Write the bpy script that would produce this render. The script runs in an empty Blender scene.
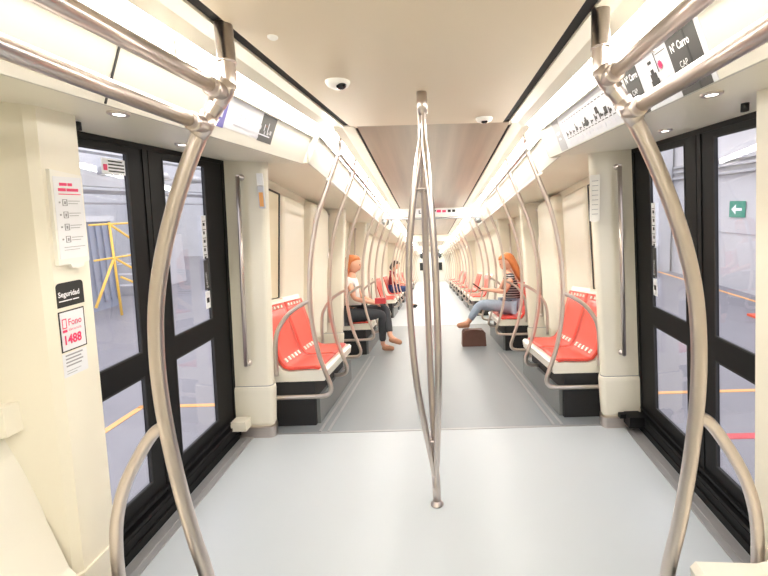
import bpy, math, random
from mathutils import Vector, Matrix
random.seed(4)
COL = bpy.context.scene.collection
R = math.radians

# ------------------------------------------------------------------ materials
def nmat(name):
    m = bpy.data.materials.new(name); m.use_nodes = True
    nt = m.node_tree; b = nt.nodes['Principled BSDF']
    return m, nt, b
def mat(name, col, rough=.5, metal=0, spec=.5, bump=0, bscale=200, var=0, vscale=3, stretch=(1,1,1)):
    m, nt, b = nmat(name)
    b.inputs['Base Color'].default_value = (*col, 1); b.inputs['Roughness'].default_value = rough
    b.inputs['Metallic'].default_value = metal; b.inputs['Specular IOR Level'].default_value = spec
    tc = nt.nodes.new('ShaderNodeTexCoord'); mp = nt.nodes.new('ShaderNodeMapping')
    mp.inputs['Scale'].default_value = stretch
    nt.links.new(tc.outputs['Object'], mp.inputs['Vector'])
    if var:
        n = nt.nodes.new('ShaderNodeTexNoise'); n.inputs['Scale'].default_value = vscale; n.inputs['Detail'].default_value = 4
        nt.links.new(mp.outputs[0], n.inputs['Vector'])
        mx = nt.nodes.new('ShaderNodeMix'); mx.data_type = 'RGBA'
        mx.inputs[6].default_value = (*[max(0, c*(1-var)) for c in col], 1)
        mx.inputs[7].default_value = (*[min(1, c*(1+var)) for c in col], 1)
        nt.links.new(n.outputs['Fac'], mx.inputs[0]); nt.links.new(mx.outputs[2], b.inputs['Base Color'])
    if bump:
        n = nt.nodes.new('ShaderNodeTexNoise'); n.inputs['Scale'].default_value = bscale
        nt.links.new(mp.outputs[0], n.inputs['Vector'])
        bp = nt.nodes.new('ShaderNodeBump'); bp.inputs['Strength'].default_value = bump; bp.inputs['Distance'].default_value = .002
        nt.links.new(n.outputs['Fac'], bp.inputs['Height']); nt.links.new(bp.outputs[0], b.inputs['Normal'])
    return m
def emit(name, col, s):
    m, nt, b = nmat(name)
    b.inputs['Base Color'].default_value = (.8, .8, .8, 1)
    b.inputs['Emission Color'].default_value = (*col, 1); b.inputs['Emission Strength'].default_value = s
    return m
M = dict(
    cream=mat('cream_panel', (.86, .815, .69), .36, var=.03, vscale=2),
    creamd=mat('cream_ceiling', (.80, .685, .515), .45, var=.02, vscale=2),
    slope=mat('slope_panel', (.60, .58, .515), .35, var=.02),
    white=mat('white_panel', (.88, .86, .80), .3),
    shell=mat('seat_shell', (.86, .83, .74), .3, bump=.05),
    red=mat('red_seat', (.74, .085, .06), .3, var=.10, vscale=9, stretch=(1, 3, 1), bump=.1, bscale=60),
    steel=mat('brushed_steel', (.68, .61, .57), .28, metal=1, bump=.06, bscale=300, var=.05, vscale=12),
    steeld=mat('sill_steel', (.45, .45, .46), .42, metal=.5, var=.1, vscale=14, bump=.1),
    black=mat('black_frame', (.010, .010, .011), .5, spec=.18, bump=.02),
    blackm=mat('black_matt', (.02, .02, .022), .7, bump=.05),
    charcoal=mat('charcoal_print', (.045, .045, .045), .45),
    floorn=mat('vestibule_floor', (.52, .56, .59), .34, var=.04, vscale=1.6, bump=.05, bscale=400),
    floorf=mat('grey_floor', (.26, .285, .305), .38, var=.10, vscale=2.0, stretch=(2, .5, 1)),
    base=mat('bench_base_grey', (.20, .215, .22), .45, var=.05),
    ceilf=mat('streaked_ceiling', (.47, .385, .29), .3, metal=.5, var=.4, vscale=3.2, stretch=(3, .12, 1)),  # base colour varies in long tan streaks down the train
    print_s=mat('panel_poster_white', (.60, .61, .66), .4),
    print=mat('poster_white', (.82, .83, .86), .4),
    blue=mat('poster_blue', (.10, .09, .34), .4),
    pink=mat('ink_pink', (.8, .05, .16), .5),
    ink=mat('ink_grey', (.35, .35, .37), .5),
    inkl=mat('ink_light', (.60, .61, .68), .5),
    inkb=mat('ink_black', (.02, .02, .02), .5),
    conc=mat('concrete_wall', (.50, .50, .52), .8, var=.12, vscale=1.2, bump=.2, bscale=40),
    hallfl=mat('hall_floor', (.22, .215, .235), .45, var=.15, vscale=1.0),
    yellow=mat('yellow_paint', (.85, .52, .08), .5),
    orange=mat('orange_paint', (.85, .42, .14), .5),
    redp=mat('red_paint', (.6, .05, .06), .5),
    bluegrey=mat('blue_grey_metal', (.25, .28, .36), .6, var=.1),
    hallw=mat('hall_white', (.55, .56, .58), .7, var=.12),
    green=mat('green_sign', (.02, .25, .17), .5),
    skin=mat('skin', (.78, .42, .29), .5, var=.05),
    hair=mat('auburn_hair', (.62, .20, .06), .55, var=.35, vscale=30, stretch=(1, 1, .1)),
    hairb=mat('dark_hair', (.05, .03, .02), .5, var=.3, vscale=40),
    legg=mat('dark_leggings', (.05, .055, .065), .8, var=.2, vscale=20),
    jeans=mat('light_jeans', (.35, .43, .55), .8, var=.15, vscale=25, bump=.3),
    navy=mat('navy_jeans', (.04, .07, .2), .8, var=.15, vscale=25),
    wtop=mat('white_top', (.8, .76, .72), .8, var=.05, bump=.2, bscale=80),
    wine=mat('wine_top', (.3, .05, .07), .8, var=.1),
    tan=mat('tan_shoe', (.55, .27, .16), .5), brown=mat('brown_bag', (.13, .06, .045), .55, var=.2, vscale=12, bump=.3, bscale=50),
    lip=mat('lips', (.6, .18, .15), .5), eye=mat('eye_dark', (.03, .02, .02), .3),
    lens=mat('camera_lens', (.01, .01, .012), .08),
    cone=mat('cone_orange', (.8, .12, .05), .5),
    dusty=mat('window_blind', (.74, .66, .47), .5, var=.04),
    light=emit('light_strip', (1.0, .955, .885), 19),
    light_r=emit('light_strip_rear', (1.0, .965, .91), 28),
    spot=emit('spot_glow', (1, .95, .85), 5),
    lamp_f=emit('hall_lamp', (1, 1, 1), 5),
)
# striped shirt: woven bands
def striped():
    m, nt, b = nmat('striped_shirt'); b.inputs['Roughness'].default_value = .85
    tc = nt.nodes.new('ShaderNodeTexCoord'); w = nt.nodes.new('ShaderNodeTexWave')
    w.bands_direction = 'Z'; w.inputs['Scale'].default_value = 9; w.inputs['Distortion'].default_value = .6
    cr = nt.nodes.new('ShaderNodeValToRGB'); cr.color_ramp.elements[0].position = .55; cr.color_ramp.elements[0].color = (.02, .02, .025, 1)
    cr.color_ramp.elements[1].position = .72; cr.color_ramp.elements[1].color = (.5, .48, .48, 1)
    nt.links.new(tc.outputs['Object'], w.inputs['Vector']); nt.links.new(w.outputs['Fac'], cr.inputs[0]); nt.links.new(cr.outputs[0], b.inputs['Base Color'])
    return m
M['stripe'] = striped()
def glass():
    m = bpy.data.materials.new('door_glass'); m.use_nodes = True; nt = m.node_tree; nt.nodes.clear()
    o = nt.nodes.new('ShaderNodeOutputMaterial'); mx = nt.nodes.new('ShaderNodeMixShader'); t = nt.nodes.new('ShaderNodeBsdfTransparent')
    g = nt.nodes.new('ShaderNodeBsdfGlossy'); lw = nt.nodes.new('ShaderNodeLayerWeight')
    p = nt.nodes.new('ShaderNodeMath'); p.operation = 'POWER'; p.inputs[1].default_value = 4; f = nt.nodes.new('ShaderNodeMath'); f.operation = 'MULTIPLY_ADD'
    f.inputs[1].default_value = .6; f.inputs[2].default_value = .045
    nt.links.new(lw.outputs['Facing'], p.inputs[0]); nt.links.new(p.outputs[0], f.inputs[0])
    t.inputs[0].default_value = (.95, .95, .98, 1); g.inputs['Roughness'].default_value = .01
    nt.links.new(f.outputs[0], mx.inputs[0]); nt.links.new(t.outputs[0], mx.inputs[1]); nt.links.new(g.outputs[0], mx.inputs[2]); nt.links.new(mx.outputs[0], o.inputs[0])
    return m
M['glass'] = glass()
# concrete wall with casting joints
def concrete():
    m = M['conc']; nt = m.node_tree; b = nt.nodes['Principled BSDF']
    return m

# ------------------------------------------------------------------ frames
# the front vestibule of the train stands on a gradient: its floor falls 8 degrees towards the viewer from the seam
YS = 2.85; AL = R(8); BE = R(4)
Lv = Vector((-.04, -math.cos(AL), -math.sin(AL))).normalized()
Vv = Vector((-.015, -math.sin(BE), math.cos(BE))).normalized()
Sv = Vector((.03, YS, 0)); Xv = Vector((1, 0, 0))
def NF(x, t, h): return Sv + Xv*x + Lv*t + Vv*h
def FF(x, y, z): return Vector((x+.045, y, z))

# ------------------------------------------------------------------ mesh builder
class MB:
    def __init__(s, fn=FF): s.v = []; s.f = []; s.fn = fn; s.sm = []
    def add(s, vs, fs, smooth=False):
        o = len(s.v); s.v += [Vector(v) for v in vs]; s.f += [tuple(i+o for i in f) for f in fs]; s.sm += [smooth]*len(fs)
        return s
    def box(s, a, b, fn=None):
        fn = fn or s.fn
        vs = [fn(x, y, z) for z in (a[2], b[2]) for y in (a[1], b[1]) for x in (a[0], b[0])]
        return s.add(vs, [(0, 2, 3, 1), (4, 5, 7, 6), (0, 1, 5, 4), (2, 6, 7, 3), (0, 4, 6, 2), (1, 3, 7, 5)])
    def prism(s, prof, axis, a, b, fn=None, smooth=False):
        """profile in the plane across axis ('y': (x,z), 'z': (x,y), 'x': (y,z)), extruded from a to b"""
        fn = fn or s.fn; n = len(prof)
        def P(p, k):
            return fn(p[0], k, p[1]) if axis == 'y' else fn(p[0], p[1], k) if axis == 'z' else fn(k, p[0], p[1])
        vs = [P(p, a) for p in prof] + [P(p, b) for p in prof]
        s.add(vs, [(i, (i+1) % n, n+(i+1) % n, n+i) for i in range(n)], smooth)
        s.add(vs, [tuple(range(n))[::-1], tuple(range(n, 2*n))])
        return s
    def loft(s, rings, cap=True, smooth=True, close=True):
        n = len(rings[0]); vs = [p for r in rings for p in r]; fs = []
        for k in range(len(rings)-1):
            for i in range(n if close else n-1):
                j = (i+1) % n; fs.append((k*n+i, k*n+j, (k+1)*n+j, (k+1)*n+i))
        s.add(vs, fs, smooth)
        if cap:
            o = len(s.v)-len(vs)
            s.f += [tuple(o+i for i in range(n))[::-1], tuple(o+len(vs)-n+i for i in range(n))]; s.sm += [False, False]
        return s
    def tube(s, pts, r, n=12, smoothpath=True, sub=6, mapped=True, fn=None):
        fn = fn or s.fn
        P = [Vector(fn(*p)) if mapped else Vector(p) for p in pts]
        rr = r if isinstance(r, (list, tuple)) else [r]*len(P)
        if smoothpath and len(P) > 2:
            Q = []; RR = []
            for i in range(len(P)-1):
                p0 = P[max(i-1, 0)]; p1 = P[i]; p2 = P[i+1]; p3 = P[min(i+2, len(P)-1)]
                for k in range(sub):
                    t = k/sub; Q.append(.5*((2*p1)+(p2-p0)*t+(2*p0-5*p1+4*p2-p3)*t*t+(3*p1-p0-3*p2+p3)*t**3)); RR.append(rr[i]*(1-t)+rr[i+1]*t)
            Q.append(P[-1]); RR.append(rr[-1]); P = Q; rr = RR
        rings = []; prev = None
        for i, p in enumerate(P):
            d = (P[min(i+1, len(P)-1)]-P[max(i-1, 0)]).normalized()
            if prev is None:
                a = Vector((0, 0, 1)) if abs(d.z) < .9 else Vector((1, 0, 0))
                u = d.cross(a).normalized()
            else:
                u = (prev-d*prev.dot(d)).normalized()
            prev = u; w = d.cross(u)
            rings.append([p+(u*math.cos(2*math.pi*k/n)+w*math.sin(2*math.pi*k/n))*rr[i] for k in range(n)])
        return s.loft(rings)
    def lathe(s, o, ax, prof, n=20):
        """prof: (distance along ax, radius)"""
        ax = Vector(ax).normalized(); a = Vector((0, 0, 1)) if abs(ax.z) < .9 else Vector((1, 0, 0))
        u = ax.cross(a).normalized(); w = ax.cross(u); o = Vector(o)
        return s.loft([[o+ax*d+(u*math.cos(2*math.pi*k/n)+w*math.sin(2*math.pi*k/n))*max(r, 1e-4) for k in range(n)] for d, r in prof])
    def build(s, name, m, parent=None, loc=None):
        me = bpy.data.meshes.new(name)
        if loc is None:
            if parent is not None: loc = parent.matrix_basis.translation.copy() if parent.parent is None else Vector(parent['_w'])
            else:
                xs = [v.x for v in s.v]; ys = [v.y for v in s.v]; zs = [v.z for v in s.v]
                loc = Vector(((min(xs)+max(xs))/2, (min(ys)+max(ys))/2, min(zs)))
        loc = Vector(loc)
        me.from_pydata([v-loc for v in s.v], [], s.f); me.materials.append(M[m])
        me.polygons.foreach_set('use_smooth', s.sm); me.validate(); me.update()
        o = bpy.data.objects.new(name, me); COL.objects.link(o)
        if parent: o.parent = parent
        else: o.location = loc
        o['_w'] = tuple(loc)
        # consistent outward normals
        import bmesh
        bm = bmesh.new(); bm.from_mesh(me); bmesh.ops.recalc_face_normals(bm, faces=bm.faces); bm.to_mesh(me); bm.free()
        return o
def tag(o, label=None, cat=None, group=None, kind=None):
    for k, v in (('label', label), ('category', cat), ('group', group), ('kind', kind)):
        if v: o[k] = v
    return o
def empty(name, loc, label=None, cat=None, group=None, kind=None):
    o = bpy.data.objects.new(name, None); COL.objects.link(o); o.location = loc; o.empty_display_size = .1; o['_w'] = tuple(loc)
    return tag(o, label, cat, group, kind)
def struct(o): o['kind'] = 'structure'; return o
def copy_tree(o, parent=None):
    c = o.copy(); COL.objects.link(c)
    if parent: c.parent = parent; c.matrix_parent_inverse = o.matrix_parent_inverse.copy()
    for ch in [x for x in bpy.data.objects if x.parent == o and x != c]: copy_tree(ch, c)
    return c
def text(body, size, o, ux, uy, m, parent, name='lettering', bold=0, align='LEFT', depth=.0006, sx=1.0):
    cu = bpy.data.curves.new('t', 'FONT'); cu.body = body; cu.size = size; cu.align_x = align; cu.offset = bold
    cu.resolution_u = 3
    ob = bpy.data.objects.new('t', cu); COL.objects.link(ob)
    bpy.context.view_layer.update()
    me = bpy.data.meshes.new_from_object(ob.evaluated_get(bpy.context.evaluated_depsgraph_get()))
    vs = [v.co.copy() for v in me.vertices]; fs = [tuple(p.vertices) for p in me.polygons]
    bpy.data.objects.remove(ob); bpy.data.meshes.remove(me); bpy.data.curves.remove(cu)
    b = MB(); n = ux.cross(uy).normalized()
    b.add([o+ux*v.x*sx+uy*v.y+n*depth for v in vs], fs)
    return b.build(name, m, parent)

# =================================================================== FLOORS
b = MB(NF); b.box((-1.5, 0, -.06), (1.5, 4.2, 0)); struct(b.build('floor', 'floorn'))
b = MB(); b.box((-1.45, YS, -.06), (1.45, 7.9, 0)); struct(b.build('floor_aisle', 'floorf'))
b = MB(); b.box((-1.45, 7.9, -.06), (1.45, 30, 0)); struct(b.build('floor_rear', 'floorn'))
b = MB(); b.box((-1.2, YS-.004, 0), (1.2, YS+.02, .003)); b.box((-1.2, 7.89, 0), (1.2, 7.91, .003)); struct(b.build('trim_1', 'steeld'))
for s, nm in ((-1, 'trim_2'), (1, 'trim_3')):
    b = MB()
    for x in (.80, .86):
        b.box((s*x, YS+.03, 0), (s*(x+.018), 5.3, .004))
    struct(b.build(nm, 'steeld'))

# =================================================================== CEILINGS
def ceiling(fn, a, c, suffix, cm, black_w=.035):
    b = MB(fn); b.box((-.5, a, 2.09), (.5, c, 2.13)); struct(b.build('ceiling'+suffix, cm))
    for s in (-1, 1):
        b = MB(fn); b.box((s*.5, a, 2.098), (s*(.5+black_w), c, 2.13)); struct(b.build('trim_4'+suffix, 'blackm'))
        e = .5+black_w
        prof = [(s*e, 2.088), (s*.60, 2.088), (s*.652, 2.072), (s*.652, 2.13), (s*e, 2.13)]
        b = MB(fn); b.prism(prof, 'y', a, c); struct(b.build('ceiling_cove'+suffix, 'cream'))
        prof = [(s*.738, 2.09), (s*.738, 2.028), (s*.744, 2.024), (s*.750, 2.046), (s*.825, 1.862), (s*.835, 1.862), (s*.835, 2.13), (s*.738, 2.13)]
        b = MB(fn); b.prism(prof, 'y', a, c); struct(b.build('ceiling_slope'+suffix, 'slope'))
        prof = [(s*.825, 1.862), (s*1.42, 1.895), (s*1.42, 1.95), (s*.835, 1.95)]
        b = MB(fn); b.prism(prof, 'y', a, c); struct(b.build('ceiling_soffit'+suffix, 'cream'))
ceiling(NF, -.12, 4.2, '', 'creamd', .04)
ceiling(FF, 2.74, 30, '_rear', 'ceilf', .02)
def light(fn, a, c, s, label, m='light'):
    prof = [(s*.654, 2.084), (s*.70, 2.060), (s*.738, 2.034), (s*.738, 2.09), (s*.654, 2.10)]
    b = MB(fn); b.prism(prof, 'y', a, c); tag(b.build('ceiling_light', m), label, 'ceiling light', 'long ceiling light strips')
for s, w in ((-1, 'left'), (1, 'right')):
    light(NF, -.1, 4.2, s, 'long glowing light strip above the %s front doors, beside the %s' % (w, 'blue poster' if s < 0 else 'line diagram'))
    light(FF, 2.86, 6.66, s, 'glowing light strip above the %s red bench, ending at the overhead header' % w, 'light_r')
    light(FF, 6.9, 12.5, s, 'glowing ceiling light strip on the %s beyond the overhead header sign' % w, 'light_r')
    light(FF, 12.75, 29.9, s, 'farthest glowing ceiling light strip on the %s towards the end of the train' % w, 'light_r')
# steel brackets across the light above the near poles
# panel joints on the slopes
for s in (-1, 1):
    b = MB(NF); b.prism([(s*.752, 2.038), (s*.823, 1.863), (s*.8215, 1.863), (s*.7505, 2.038)], 'y', 1.575, 1.582)
    struct(b.build('trim_5', 'inkb'))
    b = MB(NF); b.prism([(s*.746, 2.05), (s*.823, 1.86), (s*.8215, 1.86), (s*.7445, 2.05)], 'y', -.112, -.104)
    struct(b.build('trim_6', 'ink'))

# =================================================================== SIDE WALLS
def xw(h, off=0): return 1.425-.052*h-off
# side walls of the rear cars
for s, nm in ((-1, 'wall_left'), (1, 'wall_right')):
    b = MB()
    b.prism([(s*xw(0), -.05), (s*xw(2), 2.0), (s*(xw(2)+.06), 2.0), (s*(xw(0)+.06), -.05)], 'y', YS+.12, 30)
    struct(b.build(nm, 'cream'))
# wall of front vestibule: above the door, pillars and behind
def pillar_near(s, nm, tn):
    """tall cream post at the near side of the door"""
    def ring(h, g=0):
        xi = xw(h, .27+g); xo = xw(h, -.05)
        return [(s*x, t) for x, t in ((xo, tn-g), (xi+.012, tn-g), (xi, tn+.013-g), (xi, 1.535+g), (xi+.02, 1.555+g), (xo, 1.66+g))]
    b = MB(NF); rings = [[NF(x, t, h) for x, t in ring(h)] for h in (0, .6, 1.2, 1.9)]
    b.loft(rings, smooth=False); o = struct(b.build(nm, 'cream'))
    b = MB(NF); b.loft([[NF(x, t, h) for x, t in ring(h, .008)] for h in (.05, .41)], smooth=False); b.build('plinth', 'cream', o)
    b = MB(NF); b.prism([(s*1.20, 1.56), (s*1.40, 1.56), (s*1.40, 1.72), (s*1.20, 1.63)], 'z', .93, 1.02); b.build('ledge', 'cream', o)
pillar_near(-1, 'trim_7', 1.392); pillar_near(1, 'trim_8', 1.452)
def pillar_far(s, nm, fn, t0, sg, top=1.9):
    """post at the far side of the door; t0 its camera-facing face, sg direction towards the viewer"""
    def ring(h, g=0):
        xi = 1.17-.063*h-g; xo = xw(h, -.03)
        pts = [(xo, t0+sg*g)]
        for k in range(6):
            a = R(90*k/5); pts.append((xi+.035-.035*math.sin(a), t0-sg*(.035-.035*math.cos(a))+sg*g))
        pts += [(xi+.004, t0-sg*.05), (xi+.06, t0-sg*.16), (xo, t0-sg*.16)]
        return [(s*x, t) for x, t in pts]
    b = MB(fn); b.loft([[fn(x, t, h) for x, t in ring(h)] for h in (0, .5, 1.2, top)], smooth=False); o = struct(b.build(nm, 'cream'))
    b = MB(fn); b.loft([[fn(x, t, h) for x, t in ring(h, g)] for h, g in ((.075, -.012), (.10, .012), (.34, .016), (.362, .012), (.366, .002))], smooth=False); b.build('plinth', 'cream', o)
    b = MB(fn); b.loft([[fn(x, t, h) for x, t in ring(h, g)] for h, g in ((.366, .003), (.371, .003))], smooth=False); b.build('joint', 'ink', o)
    b = MB(fn); b.loft([[fn(x, t, h) for x, t in ring(h, .02)] for h in (0, .076)], smooth=False); b.build('kick_plate', 'steel', o)
    return o
pillar_far(-1, 'trim_9', NF, 0.02, 1); pillar_far(1, 'trim_10', NF, 0.02, 1)
for s, nm in ((-1, 'trim_11'), (1, 'trim_12')): pillar_far(s, nm, FF, 5.0, -1)
for s, nm in ((-1, 'trim_13'), (1, 'trim_14')): pillar_far(s, nm, FF, 6.62, -1)

def grab_bar(fn, x0, x1, t, h0, h1, sg, label, grp='vertical grab bars on the cream pillars'):
    b = MB(fn); b.tube([(x1, t+sg*.045, h1-.03), (x1, t+sg*.05, h1-.015), ((x0+x1)/2, t+sg*.05, (h0+h1)/2), (x0, t+sg*.05, h0+.015), (x0, t+sg*.045, h0+.03)], .0135, smoothpath=False)
    root = empty('grab_bar', fn(x0, t, h0), label, 'grab bar', grp)
    b.build('bar', 'steel', root)
    for x, h in ((x0, h0+.02), (x1, h1-.02)):
        b = MB(fn); p = fn(x, t, h); q = fn(x, t+sg*.055, h); d = q-p
        b.lathe(p, d, [(0, .02), (.008, .02), (.01, .013), (d.length, .013)]); b.build('mount', 'steel', root)
grab_bar(NF, -1.285, -1.215, .02, .52, 1.80, 1, 'vertical steel grab bar on the cream pillar beside the left front door')
grab_bar(NF, 1.275, 1.225, .02, .52, 1.80, 1, 'vertical steel grab bar on the cream pillar beside the right front door')
grab_bar(FF, -1.30, -1.26, 5.0, .5, 1.82, -1, 'thin steel grab bar on the pillar past the left front bench')
grab_bar(FF, 1.30, 1.26, 5.0, .5, 1.82, -1, 'thin steel grab bar on the pillar past the right front bench')
grab_bar(FF, -1.28, -1.23, 6.62, .5, 1.80, -1, 'thin steel grab bar on the pillar behind the woman in dark leggings')
grab_bar(FF, 1.28, 1.23, 6.62, .5, 1.80, -1, 'thin steel grab bar on the pillar behind the auburn-haired woman')

# windows and rounded wall columns between the pillars
for s, w, n in ((-1, 'left', 1), (1, 'right', 2)):
    # window with a drawn blind
    root = empty('window_%d' % n, FF(s*1.38, 3.4, .95), kind='structure')
    x = lambda z, o=0: s*(xw(z)-.012-o)
    b = MB()
    def slab(y0, y1, z0, z1, o0, o1, bb): bb.prism([(x(z0, o0), z0), (x(z1, o0), z1), (x(z1, o1), z1), (x(z0, o1), z0)], 'y', y0, y1)
    slab(3.06, 3.52, .93, 1.80, -.02, .004, b); b.build('blind', 'dusty', root)
    b = MB(); slab(3.515, 3.532, .92, 1.81, -.02, .012, b); slab(3.04, 3.532, 1.80, 1.812, -.02, .012, b); b.build('frame', 'inkb', root)
    b = MB(); slab(3.04, 3.55, .885, .925, -.02, .03, b); b.build('sill', 'cream', root)
    # padded wall panels
    for (y0, y1, prot, zt, k) in ((3.60, 4.22, .03, 1.84, 0), (4.26, 4.88, .11, 1.86, 1)):
        def ring(z, g=0):
            xo = xw(z, -.02); xi = xw(z, prot)+g; r = .05
            pts = [(xo, y0+g)]
            for q in range(5):
                a = R(90*q/4); pts.append((xi+min(r, prot)-min(r, prot)*math.sin(a), y0+g+r-r*math.cos(a)))
            for q in range(5):
                a = R(90*q/4); pts.append((xi+min(r, prot)-min(r, prot)*math.cos(a), y1-g-r+r*math.sin(a)))
            pts.append((xo, y1-g)); return [FF(s*px, py, z) for px, py in pts]
        b = MB(); b.loft([ring(z, g) for z, g in ((.42, 0), (zt-.08, 0), (zt-.03, .012), (zt, .04))], smooth=False)
        struct(b.build('trim_%d' % (15+k+2*(s > 0)), 'cream'))
    b = MB(); b.prism([(s*xw(.4), .4), (s*xw(1.86), 1.86), (s*xw(1.86, .05), 1.86), (s*xw(.4, .05), .4)], 'y', 4.915, 4.935)
    struct(b.build('trim_%d' % (19+(s > 0)), 'inkb'))

# =================================================================== DOORS
def door(s, w, n):
    root = empty('door_%d' % n, NF(s*1.40, .72, 0), kind='structure')
    def slab(bb, t0, t1, h0, h1, o0, o1):
        bb.prism([(s*xw(h0, o0), h0), (s*xw(h1, o0), h1), (s*xw(h1, o1), h1), (s*xw(h0, o1), h0)], 'y', t0, t1, NF)
    b = MB(NF); slab(b, .0, 1.47, 1.865, 1.90, -.04, .006); slab(b, .0, .05, .0, 1.865, -.04, .006); b.build('door_frame', 'black', root)
    for k, (a, c, pa, pc, ss) in enumerate(((.05, .712, .235, .61, 1), (.718, 1.46, .84, 1.215, -1))):
        b = MB(NF)
        f0, f1 = -.02, .0
        slab(b, a, pa, .10, 1.865, f0, f1); slab(b, pc, c, .10, 1.865, f0, f1)
        slab(b, pa, pc, .10, .235, f0, f1); slab(b, pa, pc, .79, .905, f0, f1); slab(b, pa, pc, 1.838, 1.865, f0, f1)
        # raised rubber edges and grooves
        slab(b, (pc+.07) if k == 0 else a, c if k == 0 else (pa-.09), .10, 1.865, f1, f1+.005)
        leaf = b.build('door_leaf', 'black', root)
        for (h0, h1) in ((.235, .79), (.905, 1.838)):
            b = MB(NF); slab(b, pa-.004, pc+.004, h0-.004, h1+.004, -.012, -.008); b.build('window_pane', 'glass', leaf)
        b = MB(NF)
        for (h0, h1) in ((.235, .79), (.905, 1.838)):
            for q in ((pa, pa+.008, h0, h1), (pc-.008, pc, h0, h1), (pa, pc, h0, h0+.008), (pa, pc, h1-.008, h1)): slab(b, *q, f1-.008, f1+.002)
        b.build('seal', 'blackm', leaf)
        b = MB(NF); slab(b, a+.01, c-.01, .15, .165, f1, f1+.02); slab(b, a+.01, c-.01, .105, .125, f1, f1+.03); b.build('sill_ridge', 'black', leaf)
    b = MB(NF); slab(b, .02, 1.46, 0, .10, -.04, .03); slab(b, .02, 1.46, .03, .055, .03, .04); b.build('bottom_rail', 'black', root)
    b = MB(NF)
    b.box((s*1.30, .02, 0), (s*1.385, 1.45, .006)); b.box((s*1.335, .02, .006), (s*1.345, 1.45, .010)); b.box((s*1.30, .02, .004), (s*1.304, 1.45, .009))
    b.build('threshold', 'steeld', root)
    # stickers on far leaf's upper pane: column of pictograms, a black label, a small white one
    def X_(h): return s*xw(h, .0045)
    def st(t0, t1, h0, h1, m, name='sticker', o=.003):
        b = MB(NF); slab(b, t0, t1, h0, h1, o-.002, o); return b.build(name, m, root)
    st(.255, .30, 1.29, 1.545, 'print'); st(.255, .30, 1.10, 1.28, 'charcoal'); st(.255, .30, .985, 1.09, 'print')
    bb = MB(NF)
    for i in range(5):
        h = 1.51-.05*i
        slab(bb, .262, .293, h, h+.004, .003, .004); slab(bb, .27+.004*(i % 2), .288, h-.026, h-.008, .003, .004)
    slab(bb, .265, .29, 1.02, 1.05, .003, .004); bb.build('pictogram', 'inkb', root)
    uy = (Lv if s > 0 else -Lv)   # text runs upward
    up = Vv.copy(); rd = -uy if s > 0 else -uy
    # vertical lettering, reading bottom to top
    up2 = Lv if s > 0 else -Lv
    text('Evacuación', .028, NF(X_(1.11), .29 if s < 0 else .268, 1.112)-Vector((s*.004, 0, 0)), Vv, (-Lv if s < 0 else Lv), 'print', root, 'lettering')
    return root
dl = door(-1, 'left', 1); dr = door(1, 'right', 2)
# small notice at the top of the left near pane
b = MB(NF)
def slabL(bb, t0, t1, h0, h1, o0, o1, s=-1): bb.prism([(s*xw(h0, o0), h0), (s*xw(h1, o0), h1), (s*xw(h1, o1), h1), (s*xw(h0, o1), h0)], 'y', t0, t1, NF)
slabL(b, .862, .99, 1.735, 1.80, .001, .003); b.build('window_notice', 'print', dl)
b = MB(NF)
for i in range(4): slabL(b, .868+.01*(i == 3), .955, 1.745+.014*i, 1.751+.014*i, .003, .004)
b.build('notice_print', 'inkb', dl)
b = MB(NF); slabL(b, .962, .982, 1.75, 1.775, .003, .004); b.build('notice_mark', 'pink', dl)
# door guide blocks at the foot
b = MB(NF); b.box((-1.40, .05, .10), (-1.30, .13, .165)); tag(b.build('door_stop', 'cream'), 'small cream block at the foot of the left pillar beside the door', 'door stop')
b = MB(NF); b.box((1.29, .045, .05), (1.39, .14, .125)); b.box((1.25, .045, .09), (1.31, .08, .12)); tag(b.build('door_stop', 'black'), 'small black block at the foot of the right pillar beside the door', 'door stop')

# closing shell behind the viewer
for s, nm in ((-1, 'wall_left_near'), (1, 'wall_right_near')):
    b = MB(NF); b.prism([(s*xw(0, -.02), -.05), (s*xw(1.9, -.02), 1.93), (s*(xw(1.9)+.07), 1.93), (s*(xw(0)+.07), -.05)], 'y', 1.60, 4.2)
    struct(b.build(nm, 'cream'))

b = MB(NF); b.box((-1.5, 4.2, -.06), (1.5, 4.26, 2.15)); struct(b.build('wall_light_block', 'cream'))  # unseen end wall, added to keep world light from flooding in behind
# =================================================================== SPOTS, CAMERAS
def downlight(x, t, label):
    root = empty('downlight', NF(x, t, 1.86+.033*(abs(x)-.825)/.6), label, 'downlight', 'small round downlights over the doors')
    p = Vector(root.location); b = MB()
    b.lathe(p, -Vv, [(-.01, .03), (.004, .03), (.006, .026), (.006, .018), (.003, .018)]); b.build('rim', 'steel', root)
    b = MB(); b.lathe(p, -Vv, [(0, .017), (.004, .017), (.005, .001)]); b.build('lens', 'spot', root)
downlight(-.87, 1.47, 'small round downlight in the soffit above the near leaf of the left door')
downlight(-1.10, .80, 'small round downlight in the soffit above the middle of the left door')
downlight(1.13, .80, 'small round downlight in the soffit above the middle of the right door')
downlight(.90, 1.50, 'small round downlight in the soffit above the near leaf of the right door')
def dome(x, t, sx, label):
    root = empty('security_camera', NF(x, t, 2.09), label, 'security camera', 'dome security cameras')
    p = Vector(root.location); b = MB()
    b.lathe(p, -Vv, [(-.002, .052), (.006, .052), (.018, .045), (.026, .030), (.028, .001)], 24); b.build('housing', 'white', root)
    q = p-Vv*.020+Vector((sx*.016, -.016, 0)); b = MB()
    b.lathe(q, Vector((sx*.3, -.5, -1)), [(-.01, .022), (.006, .022), (.012, .016), (.016, .001)]); b.build('lens', 'lens', root)
dome(-.33, .94, 1, 'white dome camera with dark lens on the ceiling, nearer the left light strip')
dome(.363, .12, 0, 'white dome camera right of the centre pole, near the metallic ceiling')
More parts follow.
